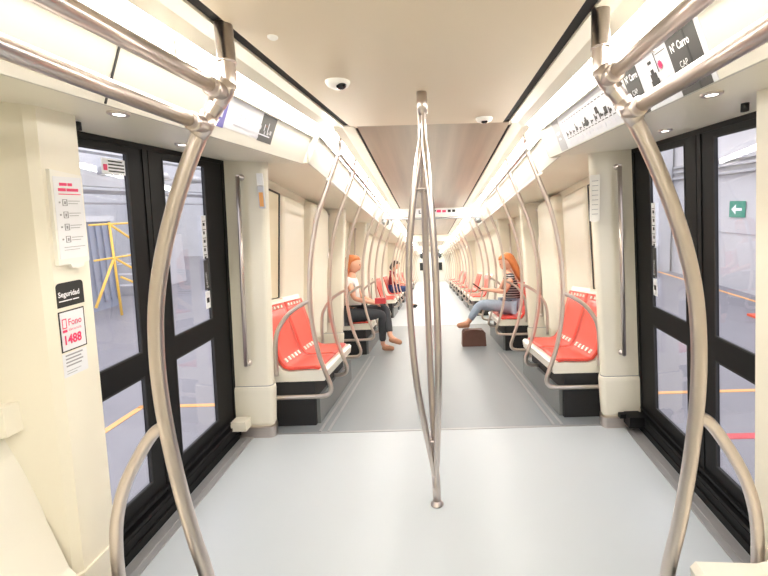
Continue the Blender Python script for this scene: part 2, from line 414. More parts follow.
b = MB(); b.lathe(NF(-.41, 1.41, 2.09), -Vv, [(-.002, .016), (.004, .016), (.007, .012), (.010, .001)]); tag(b.build('ceiling_sensor', 'white'), 'tiny white round sensor on the cream ceiling near its left black joint', 'sensor')
for s, t, w in ((-1, 1.36, 'left'), (1, 1.36, 'right')):
    b = MB(); b.lathe(NF(s*1.12, t-.03, 1.865), -Vv, [(-.006, .012), (.02, .012), (.022, .001)]); tag(b.build('door_buzzer', 'blackm'), 'small black stud under the soffit beside the top of the %s near pillar' % w, 'buzzer')

# =================================================================== GRAB POLES
near_prof = [(.545, 1.99), (.545, 1.945), (.552, 1.915), (.575, 1.885), (.605, 1.85), (.645, 1.79), (.70, 1.685), (.755, 1.56), (.805, 1.42), (.84, 1.28), (.857, 1.14), (.862, 1.0), (.856, .85), (.84, .68), (.815, .50), (.79, .37), (.785, .30), (.805, .255), (.86, .24), (1.35, .24)]
def near_pole(s, t, dx, label, w):
    root = empty('curved_grab_pole', NF(s*.8, t, 0), label, 'grab pole')
    f = lambda x, tt, h: NF(x+(dx if abs(x) < 1.2 else 0), tt, h)
    b = MB(f); b.tube([(s*x, t, h) for x, h in near_prof], .0225, n=16, sub=4); b.build('curved_bar', 'steel', root)
    b = MB(); b.lathe(f(s*.545, t, 2.092), -Vv, [(0, .025), (.10, .025), (.101, .027), (.106, .027), (.107, .022), (.12, .022)], 24); b.build('ceiling_socket', 'steel', root)
    b = MB(f); b.tube([(s*.862, t, .885), (s*.90, t, .862), (s*.955, t, .79), (s*1.02, t, .68), (s*1.062, t, .56), (s*1.08, t, .44), (s*1.085, t, .33), (s*1.085, t, .24)], .019, n=14, sub=5); b.build('side_branch', 'steel', root)
    # clamps where the two rails meet the pole
    for x, h in ((.565, 1.905), (.63, 1.815)):
        c = f(s*x, t, h); c2 = f(s*(x+.02), t, h-.027) - f(s*(x-.02), t, h+.03)
        b = MB(); b.lathe(c-c2*.55, c2, [(0, .0255), (c2.length*1.1, .0255)], 18)
        b.lathe(c, Lv, [(0, .0245), (.05, .0245), (.055, .027), (.062, .027), (.063, .022)], 18)
        b.build('clamp', 'steel', root)
    # bracket to the light cove
    b = MB(f); b.box((s*.55, t-.006, 1.975), (s*.70, t+.006, 1.99)); b.box((s*.69, t-.006, 1.975), (s*.70, t+.006, 2.06)); b.build('bracket', 'white', root)
near_pole(-1, 1.5, .03, 'large curved steel grab pole nearest the viewer on the left, with a side branch', 'left')
near_pole(1, 1.53, .015, 'large curved steel grab pole nearest the viewer on the right, with a side branch', 'right')
for s, dx, t0 in ((-1, .03, 1.5), (1, .015, 1.53)):
    w = 'left' if s < 0 else 'right'
    for (x0, h0, x1, h1, u) in ((.57, 1.912, .60, 1.935, 'upper'), (.64, 1.82, .675, 1.85, 'lower')):
        b = MB(NF); dxx = dx
        b.tube([(s*x0+dx, t0+.03, h0), (s*x1+(dx if s<0 else 0), t0+.53, h1), (s*(x1+.01), t0+1.7, h1+.01)], .021, n=16, smoothpath=False)
        tag(b.build('overhead_handrail', 'steel'), '%s of the two steel overhead handrails running from the near %s grab pole' % (u, w), 'handrail', 'overhead handrails above the viewer')

# centre pole with three bowed bars
C0 = NF(.0, .74, 0); root = empty('centre_grab_pole', C0, 'steel floor to ceiling pole in the middle, splitting into three bowed bars', 'grab pole')
def cp(h): # gentle drift so the pole stands plumb between its fixings
    return C0.lerp(NF(.012, .74, 2.09), h/2.09)
b = MB(); b.lathe(cp(2.093), -Vv, [(0, .024), (.10, .024), (.101, .021), (.11, .021)], 20); b.build('ceiling_socket', 'steel', root)
b = MB(); b.lathe(cp(0), Vv, [(0, .034), (.006, .034), (.012, .024), (.03, .019)], 20); b.build('floor_flange', 'steel', root)
for a in (185, -69, 96):
    d = Vector((math.cos(R(a)), math.sin(R(a)), 0)); pts = []
    for h, o in ((.02, .008), (.18, .012), (.30, .026), (.45, .05), (.62, .074), (.80, .090), (1.0, .098), (1.15, .099), (1.35, .090), (1.55, .066), (1.70, .042), (1.80, .024), (1.88, .012), (2.0, .010)):
        pts.append(cp(h)+d*o)
    b = MB(); b.tube(pts, [.013]*2+[.017]*10+[.013]*2, mapped=False, n=14); b.build('bowed_bar', 'steel', root)
b = MB(); b.tube([cp(.0), cp(.17)], .021, mapped=False, smoothpath=False, n=16); b.build('lower_stem', 'steel', root)
b = MB(); b.tube([cp(1.88), cp(2.0)], .019, mapped=False, smoothpath=False, n=16); b.build('upper_stem', 'steel', root)
for h, o, nm in ((.36, .038, 'lower_tie'), (1.64, .052, 'upper_tie')):
    b = MB()
    P = [cp(h)+Vector((math.cos(R(a)), math.sin(R(a)), 0))*o for a in (185, -69, 96)]
    for i in range(3): b.tube([P[i], P[(i+1) % 3]], .006, mapped=False, smoothpath=False, n=8)
    b.build(nm, 'steel', root)

# poles along the rear aisle
far_prof = [(.662, 2.05), (.666, 1.98), (.695, 1.90), (.77, 1.71), (.84, 1.52), (.89, 1.28), (.912, 1.08), (.915, .9), (.90, .72), (.865, .54), (.815, .39), (.79, .31), (.80, .265), (.84, .245), (.95, .24), (1.36, .24)]
pole_src = {}
def far_pole(s, y, label, grp, branch=True):
    key = (s, branch)
    if key not in pole_src:
        root = empty('bench_grab_pole', FF(s*.8, y, 0))
        b = MB(); b.tube([(s*x, y, z) for x, z in (far_prof if branch else far_prof[:-2]+[(.90, .242)])], .0165, n=10, sub=4); b.build('curved_bar', 'steel', root)
        b = MB(); b.lathe(FF(s*.662, y, 2.095), (0, 0, -1), [(0, .019), (.07, .019), (.072, .015)], 12); b.build('ceiling_socket', 'steel', root)
        if branch:
            b = MB(); b.tube([(s*.912, y, .94), (s*.98, y, .91), (s*1.08, y, .84), (s*1.16, y, .72), (s*1.18, y, .58), (s*1.18, y, .40)], .016, n=10, sub=4); b.build('side_branch', 'steel', root)
        pole_src[key] = root; o = root
    else:
        o = copy_tree(pole_src[key]); o.location = FF(s*.8, y, 0)
    tag(o, label, 'grab pole', grp)
LP = [(2.93, 1, 'nearest'), (3.5, 0, 'second'), (4.2, 1, 'third'), (5.2, 1, 'fourth'), (5.75, 0, 'fifth'), (6.45, 1, 'sixth'), (7.35, 0, 'seventh')]
RP = [(2.98, 1, 'nearest'), (3.65, 0, 'second'), (4.32, 1, 'third'), (5.3, 1, 'fourth'), (6.0, 0, 'fifth'), (6.75, 1, 'sixth'), (7.45, 0, 'seventh')]
for s, P, w in ((-1, LP, 'left'), (1, RP, 'right')):
    where = ['at the near end of the red bench', 'at the middle of the red bench', 'at the far end of the red bench',
             'just before the seated woman', 'beside the seated woman', 'just past the seated woman', 'just past the overhead header']
    for (y, br, od), ww in zip(P, where):
        far_pole(s, y, '%s curved pole on the %s, %s' % (od, w, ww), 'curved poles along the %s benches' % w, bool(br))
    for y in (9.3, 10.1, 11.0, 12.1, 13.2, 14.4, 15.6, 17, 18.5, 20.2, 22, 24.5):
        far_pole(s, y, 'small distant curved grab pole on the %s beyond the overhead header' % w, 'distant curved poles on the %s' % w, False)
    b = MB(); b.tube([(s*.66, 2.9, 1.965), (s*.66, 6.64, 1.965)], .014, smoothpath=False, n=8); tag(b.build('overhead_handrail', 'steel'), 'upper steel handrail joining the curved poles on the %s, behind the vestibule' % w, 'handrail', 'overhead handrails in the rear aisle')
    b = MB(); b.tube([(s*.745, 2.9, 1.79), (s*.745, 6.64, 1.79)], .010, smoothpath=False, n=8); tag(b.build('overhead_handrail', 'white'), 'lower white handrail joining the curved poles on the %s, behind the vestibule' % w, 'handrail', 'overhead handrails in the rear aisle')

# =================================================================== BENCHES
def seat_unit(bb, s, y0, y1, fn):
    """moulded red seat: one smooth sheet with thickness"""
    prof = [(.885, .428), (.93, .436), (1.02, .432), (1.10, .430), (1.145, .442), (1.178, .485), (1.20, .545), (1.238, .67), (1.275, .79), (1.303, .885)]
    ny = 9; rows = []
    for j in range(ny):
        v = j/(ny-1); y = y0+(y1-y0)*v; dip = .007*(1-(2*v-1)**2)
        rows.append((y, [(x+dip*min(1, max(0, (z-.43)*6)), z-dip*(1 if z < .45 else max(0, 1-(z-.45)*8))+.004) for x, z in prof]))
    rings = []
    for y, pr in rows:
        rings.append([fn(s*x, y, z) for x, z in pr]+[fn(s*(x+.012), y, z-.016) for x, z in reversed(pr)])
    bb.loft(rings)
def bench(s, fn, y0, sg, label, cat='bench', units=2, grp=None, red=True, detail=True, back=None):
    """y0 end nearest the viewer, sg=+1 when the first axis grows away from him"""
    W = .5*units; a = lambda q: y0+sg*q
    root = empty('bench', fn(s*1.1, a(W/2), 0), label, cat, grp)
    prof = [(.855, .335), (.845, .40), (.862, .418), (1.12, .409), (1.165, .422), (1.20, .468), (1.335, .90), (1.345, .925), (1.365, .925), (xw(.90)-.008, .90), (xw(.9)-.008, .33)]
    if back: prof = back
    b = MB(fn); b.prism([(s*x, z) for x, z in prof], 'y', a(0), a(W)); b.build('seat_shell', 'shell', root)
    if red:
        for k in range(units):
            b = MB(fn); seat_unit(b, s, a(k*.475+.018), a(k*.475+.488), fn); o = b.build('red_seat', 'red', root)
            if detail:
                for q in range(5):   # slots along the crease and the top edge
                    u = k*.475+.085+q*.075
                    b = MB(fn); b.prism([(s*1.163, .458), (s*1.181, .486), (s*1.173, .491), (s*1.152, .463)], 'y', a(u), a(u+.03)); b.build('slot', 'shell', o)
                    b = MB(fn); b.prism([(s*1.298, .850), (s*1.303, .872), (s*1.295, .875), (s*1.288, .852)], 'y', a(u), a(u+.03)); b.build('slot', 'shell', o)
    b = MB(fn); b.box((s*.93, a(.0), .0), (s*1.36, a(W-.02), .335)); b.build('base', 'blackm', root)
    b = MB(fn); b.box((s*.905, a(.04), 0), (s*.93, a(W+.25), .20)); b.build('kick_panel', 'base', root)
    return root
benchL = bench(-1, FF, 3.0, 1, 'red moulded two-seat bench nearest on the left, empty')
benchR = bench(1, FF, 3.02, 1, 'red moulded two-seat bench nearest on the right, empty')
bench(-1, FF, 5.42, 1, 'left bench under the seated woman in dark leggings')
bench(1, FF, 5.42, 1, 'right red bench under the auburn-haired woman')
for s, w in ((-1, 'left'), (1, 'right')):
    for y in (9.2, 10.9, 13.0, 15.2, 17.5, 20.0):
        bench(s, FF, y, 1, 'person\'s bench beyond the overhead header on the left' if (s < 0 and y == 10.9) else 'small distant red bench on the %s beyond the overhead header' % w, grp='distant benches on the %s' % w if not (s < 0 and y == 10.9) else None, detail=False)
def near_bench(s, label):
    root = bench(s, NF, 1.575, 1, label, red=False, back=[(.855, .335), (.845, .40), (.862, .418), (1.06, .405), (1.105, .415), (1.14, .46), (1.185, .62), (1.22, .80), (1.25, .92), (1.275, .955), (1.31, .965), (1.34, .96), (1.37, .92), (1.37, .33)])
near_bench(-1, 'cream moulded seat shell at the bottom left corner beside the pillar')
near_bench(1, 'cream moulded seat shell at the bottom right corner under the branched pole')

# =================================================================== HEADER, END OF TRAIN
b = MB(); b.box((-.75, 6.7, 1.955), (.75, 6.86, 2.12)); b.box((-1.42, 6.7, 1.87), (-.75, 6.86, 2.12)); b.box((.75, 6.7, 1.87), (1.42, 6.86, 2.12)); hd = struct(b.build('trim_30', 'white'))
sg = empty('header_sign', FF(0, 6.69, 1.99), 'white overhead header sign with small black and red marks across the aisle', 'sign')
b = MB(); b.box((-.33, 6.675, 1.985), (.45, 6.698, 2.075)); b.build('panel', 'print', sg)
text('L', .07, FF(-.21, 6.673, 2.005), Vector((1, 0, 0)), Vector((0, 0, 1)), 'inkb', sg, bold=.004)
for x0, z0, x1, z1, m in ((-.1, 2.03, -.05, 2.055, 'inkb'), (.02, 2.03, .07, 2.055, 'inkb'), (.26, 2.015, .31, 2.055, 'inkb'), (.33, 2.015, .38, 2.055, 'inkb'), (.08, 2.015, .15, 2.055, 'pink'), (.17, 2.015, .23, 2.05, 'pink')):
    b = MB(); b.box((x0, 6.671, z0), (x1, 6.674, z1)); b.build('mark', m, sg)
root = empty('cross_bar', FF(0, 6.72, 1.90), 'horizontal steel bar across the aisle under the header sign', 'bar')
b = MB(); b.tube([(-.80, 6.6, 1.915), (.80, 6.6, 1.915)], .017, smoothpath=False, n=10); b.build('bar', 'steeld', root)
for x in (-.74, .74):
    b = MB(); b.lathe(FF(x, 6.6, 1.90), (0, 0, -1), [(0, .05), (.03, .06), (.07, .045), (.08, .01)], 14); b.build('end_knob', 'base', root)
for i, y in enumerate((12.6, 19.5)):
    b = MB(); b.box((-1.42, y, 1.90), (1.42, y+.14, 2.12)); struct(b.build('trim_%d' % (31+i), 'cream'))
    b = MB(); b.box((-1.42, y, 0), (-1.1, y+.14, 1.9)); struct(b.build('trim_%d' % (35+i), 'cream'))
    b = MB(); b.box((1.1, y, 0), (1.42, y+.14, 1.9)); struct(b.build('trim_%d' % (37+i), 'cream'))
b = MB(); b.box((-1.5, 29.6, -.05), (1.5, 29.8, 2.2)); struct(b.build('wall_end', 'white'))
b = MB()
for s in (-1, 1):
    b.prism([(s*.2, 2.06), (s*.75, 2.06), (s*.78, 1.75), (s*.62, 1.62), (s*.5, 1.85)], 'y', 29.5, 29.6)
struct(b.build('window_3', 'blackm'))
b = MB()
for s in (-1, 1): b.box((s*.28, 29.5, .8), (s*.8, 29.6, 1.35))
struct(b.build('window_4', 'blackm'))

# =================================================================== NOTICES AND POSTERS
def plate(fn3, name, corners, m, parent=None, th=.002, nrm=None):
    """thin plate from four world corners (ccw seen from the front)"""
    A = [Vector(c) for c in corners]; n = (A[1]-A[0]).cross(A[3]-A[0]).normalized()
    b = MB(); b.add(A+[p-n*th for p in A], [(0, 1, 2, 3), (7, 6, 5, 4), (0, 4, 5, 1), (1, 5, 6, 2), (2, 6, 7, 3), (3, 7, 4, 0)])
    return b.build(name, m, parent)
class Face:
    """a flat patch with its own u (right), v (up) axes in metres"""
    def __init__(s, o, u, v): s.o = Vector(o); s.u = u.normalized(); s.v = v.normalized(); s.n = s.u.cross(s.v).normalized()
    def P(s, x, y, d=0): return s.o+s.u*x+s.v*y+s.n*d
    def rect(s, x0, y0, x1, y1, m, name, parent=None, d=.001, th=.001):
        return plate(None, name, [s.P(x0, y0, d), s.P(x1, y0, d), s.P(x1, y1, d), s.P(x0, y1, d)], m, parent, th)
    def multi(s, rects, m, name, parent, d=.002):
        b = MB()
        for r in rects:
            x0, y0, x1, y1 = r; A = [s.P(x0, y0, d), s.P(x1, y0, d), s.P(x1, y1, d), s.P(x0, y1, d)]; B = [p-s.n*.0008 for p in A]
            b.add(A+B, [(0, 1, 2, 3), (0, 4, 5, 1), (1, 5, 6, 2), (2, 6, 7, 3), (3, 7, 4, 0)])
        return b.build(name, m, parent)
# left near pillar: seen from the aisle, right is away from the viewer
def pin(t, h, s=-1, off=.27, d=.0): return NF(s*(xw(h, off)-d), t, h)
f = Face(pin(1.524, 1.415), -Lv, pin(1.524, 1.70)-pin(1.524, 1.415))
root = empty('notice_holder', f.o, 'white notice holder with pink heading and pictogram rows on the left cream pillar', 'notice')
# tray with rounded lower tab
pr = [(0, 0), (.04, 0), (.045, -.012), (.065, -.016), (.085, -.012), (.09, 0), (.108, .003), (.108, .272), (0, .285)]
b = MB(); b.loft([[f.P(x, y, d) for x, y in pr] for d in (0, .012)], smooth=False); b.build('tray', 'white', root)
f.rect(.006, .018, .102, .265, 'print', 'sheet', root, .0135)
f.multi([(.025, .238, .05, .247), (.053, .238, .068, .247), (.02, .222, .045, .231), (.048, .222, .088, .231), (.02, .212, .095, .2145)], 'pink', 'heading', root, .0145)
rr = []
for k in range(4):
    y = .178-.037*k
    rr += [(.018, y+.008, .023, y+.013), (.03, y, .046, y+.002), (.03, y+.018, .046, y+.02), (.03, y, .032, y+.02), (.044, y, .046, y+.02), (.036, y+.005, .041, y+.014), (.05, y+.014, .09, y+.0158), (.05, y+.006, .082, y+.0078)]
rr += [(.022, .052, .095, .0535), (.022, .044, .075, .0452)]
f.multi(rr, 'ink', 'print', root, .0145)
f = Face(pin(1.532, 1.285), -Lv, pin(1.532, 1.36)-pin(1.532, 1.285))
root = empty('safety_sticker', f.o, 'black rounded sticker with white lettering Seguridad on the left cream pillar', 'sticker')
r_ = .012; pr = []
for cx, cy, a0 in ((.094-r_, .075-r_, 0), (r_, .075-r_, 90)):
    for k in range(5): a = R(a0+90*k/4); pr.append((cx+r_*math.cos(a), cy+r_*math.sin(a)))
pr += [(0, 0), (.094, 0)]
b = MB(); b.loft([[f.P(x, y, d) for x, y in pr] for d in (.0002, .0016)], smooth=False); b.build('backing', 'inkb', root)
text('Seguridad', .0225, f.P(.004, .032, .0018), f.u, f.v, 'print', root, bold=.0006, sx=.84)
f.multi([(.006, .017, .05, .0205), (.053, .017, .075, .0205)], 'print', 'small_print', root, .0022)
f = Face(pin(1.533, 1.10), -Lv, pin(1.533, 1.27)-pin(1.533, 1.10))
root = empty('phone_sticker', f.o, 'white sticker with black border and pink number 1488 below the black Seguridad sticker', 'sticker')
f.rect(.0, .045, .09, .173, 'inkb', 'border', root, .0012); f.rect(.004, .049, .086, .169, 'print', 'panel', root, .0018)
text('1488', .040, f.P(.007, .068, .0022), f.u, f.v, 'pink', root, bold=.0012, sx=.80)
text('Fono', .030, f.P(.028, .125, .0022), f.u, f.v, 'pink', root, bold=.0002, sx=.78)
text('denuncia', .013, f.P(.028, .108, .0022), f.u, f.v, 'pink', root, sx=.98)
f.multi([(.009, .118, .011, .148), (.022, .118, .024, .148), (.009, .146, .024, .149), (.009, .118, .024, .121), (.009, .106, .024, .114)], 'pink', 'phone_symbol', root, .0024)
f.rect(.0, -.035, .086, .040, 'print', 'lower_panel', root, .0012)
f.multi([(.01, .03-.011*k, .07-.006*(k % 2), .0345-.011*k) for k in range(4)]+[(.01, -.018, .06, -.0165), (.01, -.026, .045, -.0245)], 'ink', 'small_print', root, .0020)
# right far pillar: narrow notice on its inner rounded edge, left far pillar: small picture sticker
f = Face(NF(1.045, .045, 1.44), Vector((1, -.35, 0)), Vv)
root = empty('notice_holder', f.o, 'narrow white notice holder on the edge of the right pillar beside the grab bar', 'notice')
b = MB(); b.loft([[f.P(x, y, d) for x, y in [(0, 0), (.03, -.012), (.06, 0), (.06, .29), (0, .29)]] for d in (-.03, .012)], smooth=False); b.build('tray', 'white', root)
f.multi([(.012, .25-.03*k, .05, .253-.03*k) for k in range(8)], 'ink', 'print', root, .014)
f = Face(NF(-1.10, .055, 1.58), Vector((1, .15, 0)), Vv)
root = empty('picture_sticker', f.o, 'small white and orange sticker on the edge of the left pillar beside the grab bar', 'sticker')
f.rect(0, 0, .035, .14, 'inkl', 'frame', root, .012, .03); f.rect(.005, .01, .03, .10, 'orange', 'picture', root, .013); f.rect(0, .145, .035, .22, 'print', 'upper_label', root, .012, .03)

# posters on the sloped panels, s side; u runs away from the viewer on the left, toward him on the right
def slope(s, t, k): # k 0 at the top edge, 1 at the bottom edge
    return NF(s*(.748+.077*k), t, 2.052-.19*k)
def slopeface(s, t):
    o = slope(s, t, 1); return Face(o, (-Lv if s < 0 else Lv), slope(s, t, 0)-o)
H = (slope(-1, 0, 0)-slope(-1, 0, 1)).length
f = slopeface(-1, 1.08)   # long white poster with blue end
root = empty('route_poster', f.o, 'long white poster with blue end and thin grey line on the left sloped panel', 'poster')
f.rect(0, .05, .55, H-.02, 'print_s', 'sheet', root, .0012); f.rect(0.0, .045, .085, H-.02, 'blue', 'blue_end', root, .0022)
for r in ((.02, .085, .06, .12), (.035, .155, .065, .18)): f.multi([r], 'inkl', 'emblem', root, .003)
f.multi([(.16, .075, .52, .081)], 'inkl', 'route_line', root, .003)
f.multi([(.16+.04*k, .10, .165+.04*k, .10+.02+.012*(k % 3)) for k in range(9)]+[(.34, .058, .40, .064)], 'inkl', 'station_mark', root, .003)
f = slopeface(-1, .68)
root = empty('dark_poster', f.o, 'small dark grey poster with faint emblems on the left sloped panel past the white poster', 'poster')
f.rect(0, .045, .16, H-.025, 'charcoal', 'sheet', root, .0016)
f.multi([(.05, .08, .06, .10), (.08, .085, .10, .10), (.11, .09, .13, .11)], 'ink', 'emblem', root, .0026); f.multi([(.04, .12, .07, .13)], 'brown', 'emblem', root, .0026)
# right: strip map, from far to near t .17..1.6
f = slopeface(1, .20)
root = empty('line_map', f.o, 'long white line diagram with dotted rows and grey far end on the right sloped panel', 'poster')
f.rect(0, .005, .98, H-.01, 'print_s', 'sheet', root, .0014); f.rect(0, .005, .13, H-.01, 'ink', 'grey_end', root, .0022)
f.multi([(.03, .10, .09, .115), (.04, .07, .08, .08)], 'print', 'end_lettering', root, .003)
f.multi([(.19+.042*k, .052, .215+.042*k, .0555) for k in range(19)]+[(.19+.042*k, .145, .215+.042*k, .1485) for k in range(19)], 'inkb', 'dashed_line', root, .003)
rr = []
random.seed(9)
for k in range(14):
    x = .20+.054*k; hgt = random.uniform(.015, .05); rr += [(x, .062, x+.008, .062+hgt), (x+.012, .07, x+.026, .07+hgt*.4)]
rr += [(.50, .065, .54, .085), (.505, .085, .535, .095), (.513, .095, .527, .105), (.70, .07, .73, .078), (.75, .07, .78, .10), (.66, .09, .69, .12)]
for r in rr: f.multi([r], 'inkb', 'diagram_symbol', root, .003)
for r in [(.19+.05*k, .02+.006*(k % 2), .22+.05*k, .04) for k in range(15)]+[(.19+.08*k, .165, .23+.08*k, .168) for k in range(8)]: f.multi([r], 'inkl', 'station_name', root, .003)
f = slopeface(1, 1.19)
root = empty('carriage_poster', f.o, 'white poster with black blocks, figures and lettering on the right sloped panel above the door', 'poster')
f.rect(0, .0, .46, H-.008, 'print_s', 'sheet', root, .0014)
f.rect(0, .0, .105, H-.008, 'charcoal', 'dark_block', root, .0022); f.rect(.30, .0, .44, H-.008, 'charcoal', 'dark_block', root, .0022)
for x in (.012, .315):
    text('N° Carro', .032, f.P(x, .125, .003), f.u, f.v, 'print', root, bold=.0008, sx=.72); text('CAP', .026, f.P(x+.02, .075, .003), f.u, f.v, 'print', root, sx=.8)
f.multi([(.16, .055, .24, .06), (.17, .06, .215, .085), (.175, .085, .21, .105), (.183, .105, .20, .118), (.18, .135, .20, .145), (.15, .165, .19, .17), (.225, .10, .228, .16), (.235, .15, .29, .152)], 'inkb', 'figure', root, .003)
f.multi([(.235, .11, .255, .125), (.24, .105, .25, .13)], 'pink', 'red_cross', root, .0034)
# corner of a dark poster above the left rails
f = slopeface(-1, 1.98)
root = empty('dark_poster', f.o, 'dark violet poster corner above the left rails at the top left', 'poster')
f.rect(-.22, .06, .05, H, 'blue', 'sheet', root, .0016)

# =================================================================== DEPOT HALL OUTSIDE
b = MB(NF); b.prism([(-12, -14), (-2.3, -14), (-1.60, .5), (-1.60, 5), (-12, 5)], 'z', -.2, -.15); struct(b.build('floor_hall_left', 'hallfl'))
b = MB(NF); b.box((1.60, -14, -.2), (6, 5, -.15)); struct(b.build('floor_hall_right', 'hallfl'))
b = MB(NF); b.box((5.55, -14, -.2), (5.8, 5, 3.6)); wr = struct(b.build('wall_hall_right', 'conc'))
b = MB(NF)
for t in (-9, -7.4, -5.8, -4.2, -2.6, -1, .6): b.box((5.54, t, -.15), (5.55, t+.02, 3.6))
for h in (.9, 2.0): b.box((5.54, -14, h), (5.55, 5, h+.02))
b.build('wall_joint', 'ink', wr)
b = MB(NF); b.box((-12.2, -14, -.2), (-12, 5, 5)); struct(b.build('wall_hall_left', 'hallw'))
b = MB(NF); b.box((-12, -14.2, -.2), (-2.3, -14, 5)); struct(b.build('wall_hall_back', 'hallw'))
b = MB(NF); b.box((1.6, -14.2, -.2), (5.8, -14, 4)); struct(b.build('wall_hall_end', 'conc'))
def flat(name, m, label, rects):
    b = MB(NF)
    for (x0, t0, x1, t1) in rects: b.box((x0, t0, -.15), (x1, t1, -.146))
    tag(b.build(name, m), label, 'floor marking')
flat('floor_marking', 'orange', 'orange line on the hall floor outside the left door, turning a corner', [(-2.74, -.82, -2.68, 4), (-2.74, -.82, -1.7, -.77)])
flat('floor_marking', 'orange', 'orange line on the hall floor running across outside the right door', [(1.7, -.81, 5.4, -.765)])
flat('floor_marking', 'redp', 'red line on the hall floor outside the right door', [(1.75, -.10, 4.6, -.03)])
flat('floor_marking', 'orange', 'orange line along the foot of the concrete wall outside the right door', [(5.2, -12, 5.27, 3)])
flat('floor_marking', 'redp', 'red strip on the platform edge below the left door glass', [(-1.72, .2, -1.66, 1.5)])
# left side: container, columns, beams, stair railing
root = empty('storage_container', NF(-6.9, -5.5, -.15), 'blue grey ribbed container outside the left door behind the yellow railing', 'container')
b = MB(NF); b.box((-7.6, -5.2, -.15), (-6.3, -4.0, 1.5))
for k in range(8): b.box((-6.3, -5.18+.15*k, 0), (-6.27, -5.11+.15*k, 1.42))
b.build('body', 'bluegrey', root)
b = MB(NF); b.box((-7.62, -5.22, 1.46), (-6.24, -3.98, 1.56)); b.build('roof_edge', 'hallw', root)
root = empty('stair_railing', NF(-5.6, -5, -.15), 'yellow stair railing with diagonal rails outside the left door', 'railing')
for t in (-5.6, -4.9, -4.3):
    b = MB(NF); b.tube([(-5.6, t, -.15), (-5.6, t, 1.45)], .02, smoothpath=False, n=8); b.build('post', 'yellow', root)
for h in (.85, 1.42):
    b = MB(NF); b.tube([(-5.6, -5.6, h), (-5.6, -3.9, h)], .016, smoothpath=False, n=8); b.build('rail', 'yellow', root)
for (t0, h0, t1, h1) in ((-4.3, .85, -5.6, .05), (-4.3, 1.42, -5.6, .60), (-3.8, .1, -4.3, .85), (-4.4, .50, -5.6, -.12), (-4.9, 1.42, -5.6, .95)):
    b = MB(NF); b.tube([(-5.6, t0, h0), (-5.6, t1, h1)], .02, smoothpath=False, n=8); b.build('diagonal_rail', 'yellow', root)
for i, (x, t) in enumerate(((-8.3, -6.2), (-8.9, -9.5), (-5.2, -9.5))):
    b = MB(NF); b.box((x, t, -.15), (x+.38, t+.38, 4.4)); b.box((x-.1, t-.1, 2.1), (x+.48, t+.48, 2.35))
    tag(b.build('hall_column', 'hallw'), ['white hall column rising behind the blue grey container outside the left door', 'distant white hall column near the left hall wall', 'distant white hall column seen through the far left door leaf'][i], 'column')
for i, (h, x) in enumerate(((2.15, -7.0), (2.75, -6.6), (3.3, -7.7))):
    b = MB(NF); b.box((x-.15, -13.5, h), (x+.15, 4, h+.3)); tag(b.build('hall_beam', 'hallw'), ['lowest white beam above the container outside the left door', 'middle white beam above the container outside the left door', 'topmost white beam outside the left door'][i], 'beam')
b = MB(NF); b.box((-7.3, -13, 2.02), (-7.2, 4, 2.10)); b.box((-7.3, -13, 1.80), (-7.2, 4, 1.84)); tag(b.build('cable_tray', 'ink'), 'grey cable tray running below the white beams outside the left door', 'cable tray')
for k in range(7):
    t = -8+1.25*k
    b = MB(NF); b.lathe(NF(-6.35, t, 2.62), -Vv, [(0, .04), (.10, .05), (.15, .22), (.28, .26), (.29, .02)], 14); tag(b.build('hall_lamp', 'steeld'), 'bell shaped hall lamp hanging under the beams outside the left door', 'lamp', 'hall lamps outside the left door')
root = empty('hall_stair', NF(-7.2, -7.5, -.15), 'grey steps behind the yellow railing in the hall outside the left door', 'stairs')
for k in range(6):
    b = MB(NF); b.box((-7.6, -6.4-.3*k, -.15), (-6.7, -6.1-.3*k, .05+.2*k)); b.build('step', 'conc', root)
# right side
root = empty('exit_sign', NF(5.53, -5.0, 1.2), 'small green sign with white arrow on the concrete wall outside the right door', 'sign')
f = Face(NF(5.535, -5.20, 1.21), Lv, Vv)
f.rect(0, 0, .42, .30, 'green', 'board', root, .01, .01)
f.multi([(.14, .12, .34, .17)], 'print', 'arrow', root, .012)
b = MB(); b.add([f.P(.06, .145, .0125), f.P(.18, .24, .0125), f.P(.18, .05, .0125)], [(0, 2, 1)]); b.build('arrow_head', 'print', root)
root = empty('traffic_cone', NF(4.7, -3.0, -.15), 'orange traffic cone on the hall floor outside the right door', 'cone')
b = MB(); b.lathe(NF(4.7, -3.0, -.12), Vv, [(0, .15), (.02, .14), (.45, .03), (.46, .001)], 16); b.build('body', 'cone', root)
b = MB(NF); b.box((4.5, -3.2, -.15), (4.9, -2.8, -.12)); b.build('base', 'cone', root)
b = MB(NF)
for h in (2.02, 2.16, 2.27): b.box((5.44, -7.1, h), (5.54, 5, h+.05))
tag(b.build('pipe_run', 'ink'), 'grey horizontal pipes along the concrete wall outside the right door', 'pipe')
b = MB(NF); b.box((5.38, -4.6, 2.8), (5.55, -3.4, 3.3)); tag(b.build('wall_cabinet', 'hallw'), 'white cabinet high on the concrete wall outside the right door', 'cabinet')
root = empty('downpipe', NF(5.3, -7, 0), 'vertical pale duct on the concrete wall outside the far right door leaf', 'duct')
b = MB(NF); b.box((5.2, -7.6, -.15), (5.5, -7.2, 3.6)); b.build('duct', 'hallw', root)
b = MB(NF); b.tube([(5.3, -7.9, -.15), (5.3, -7.9, 3.6)], .04, smoothpath=False); b.build('pipe', 'inkl', root)

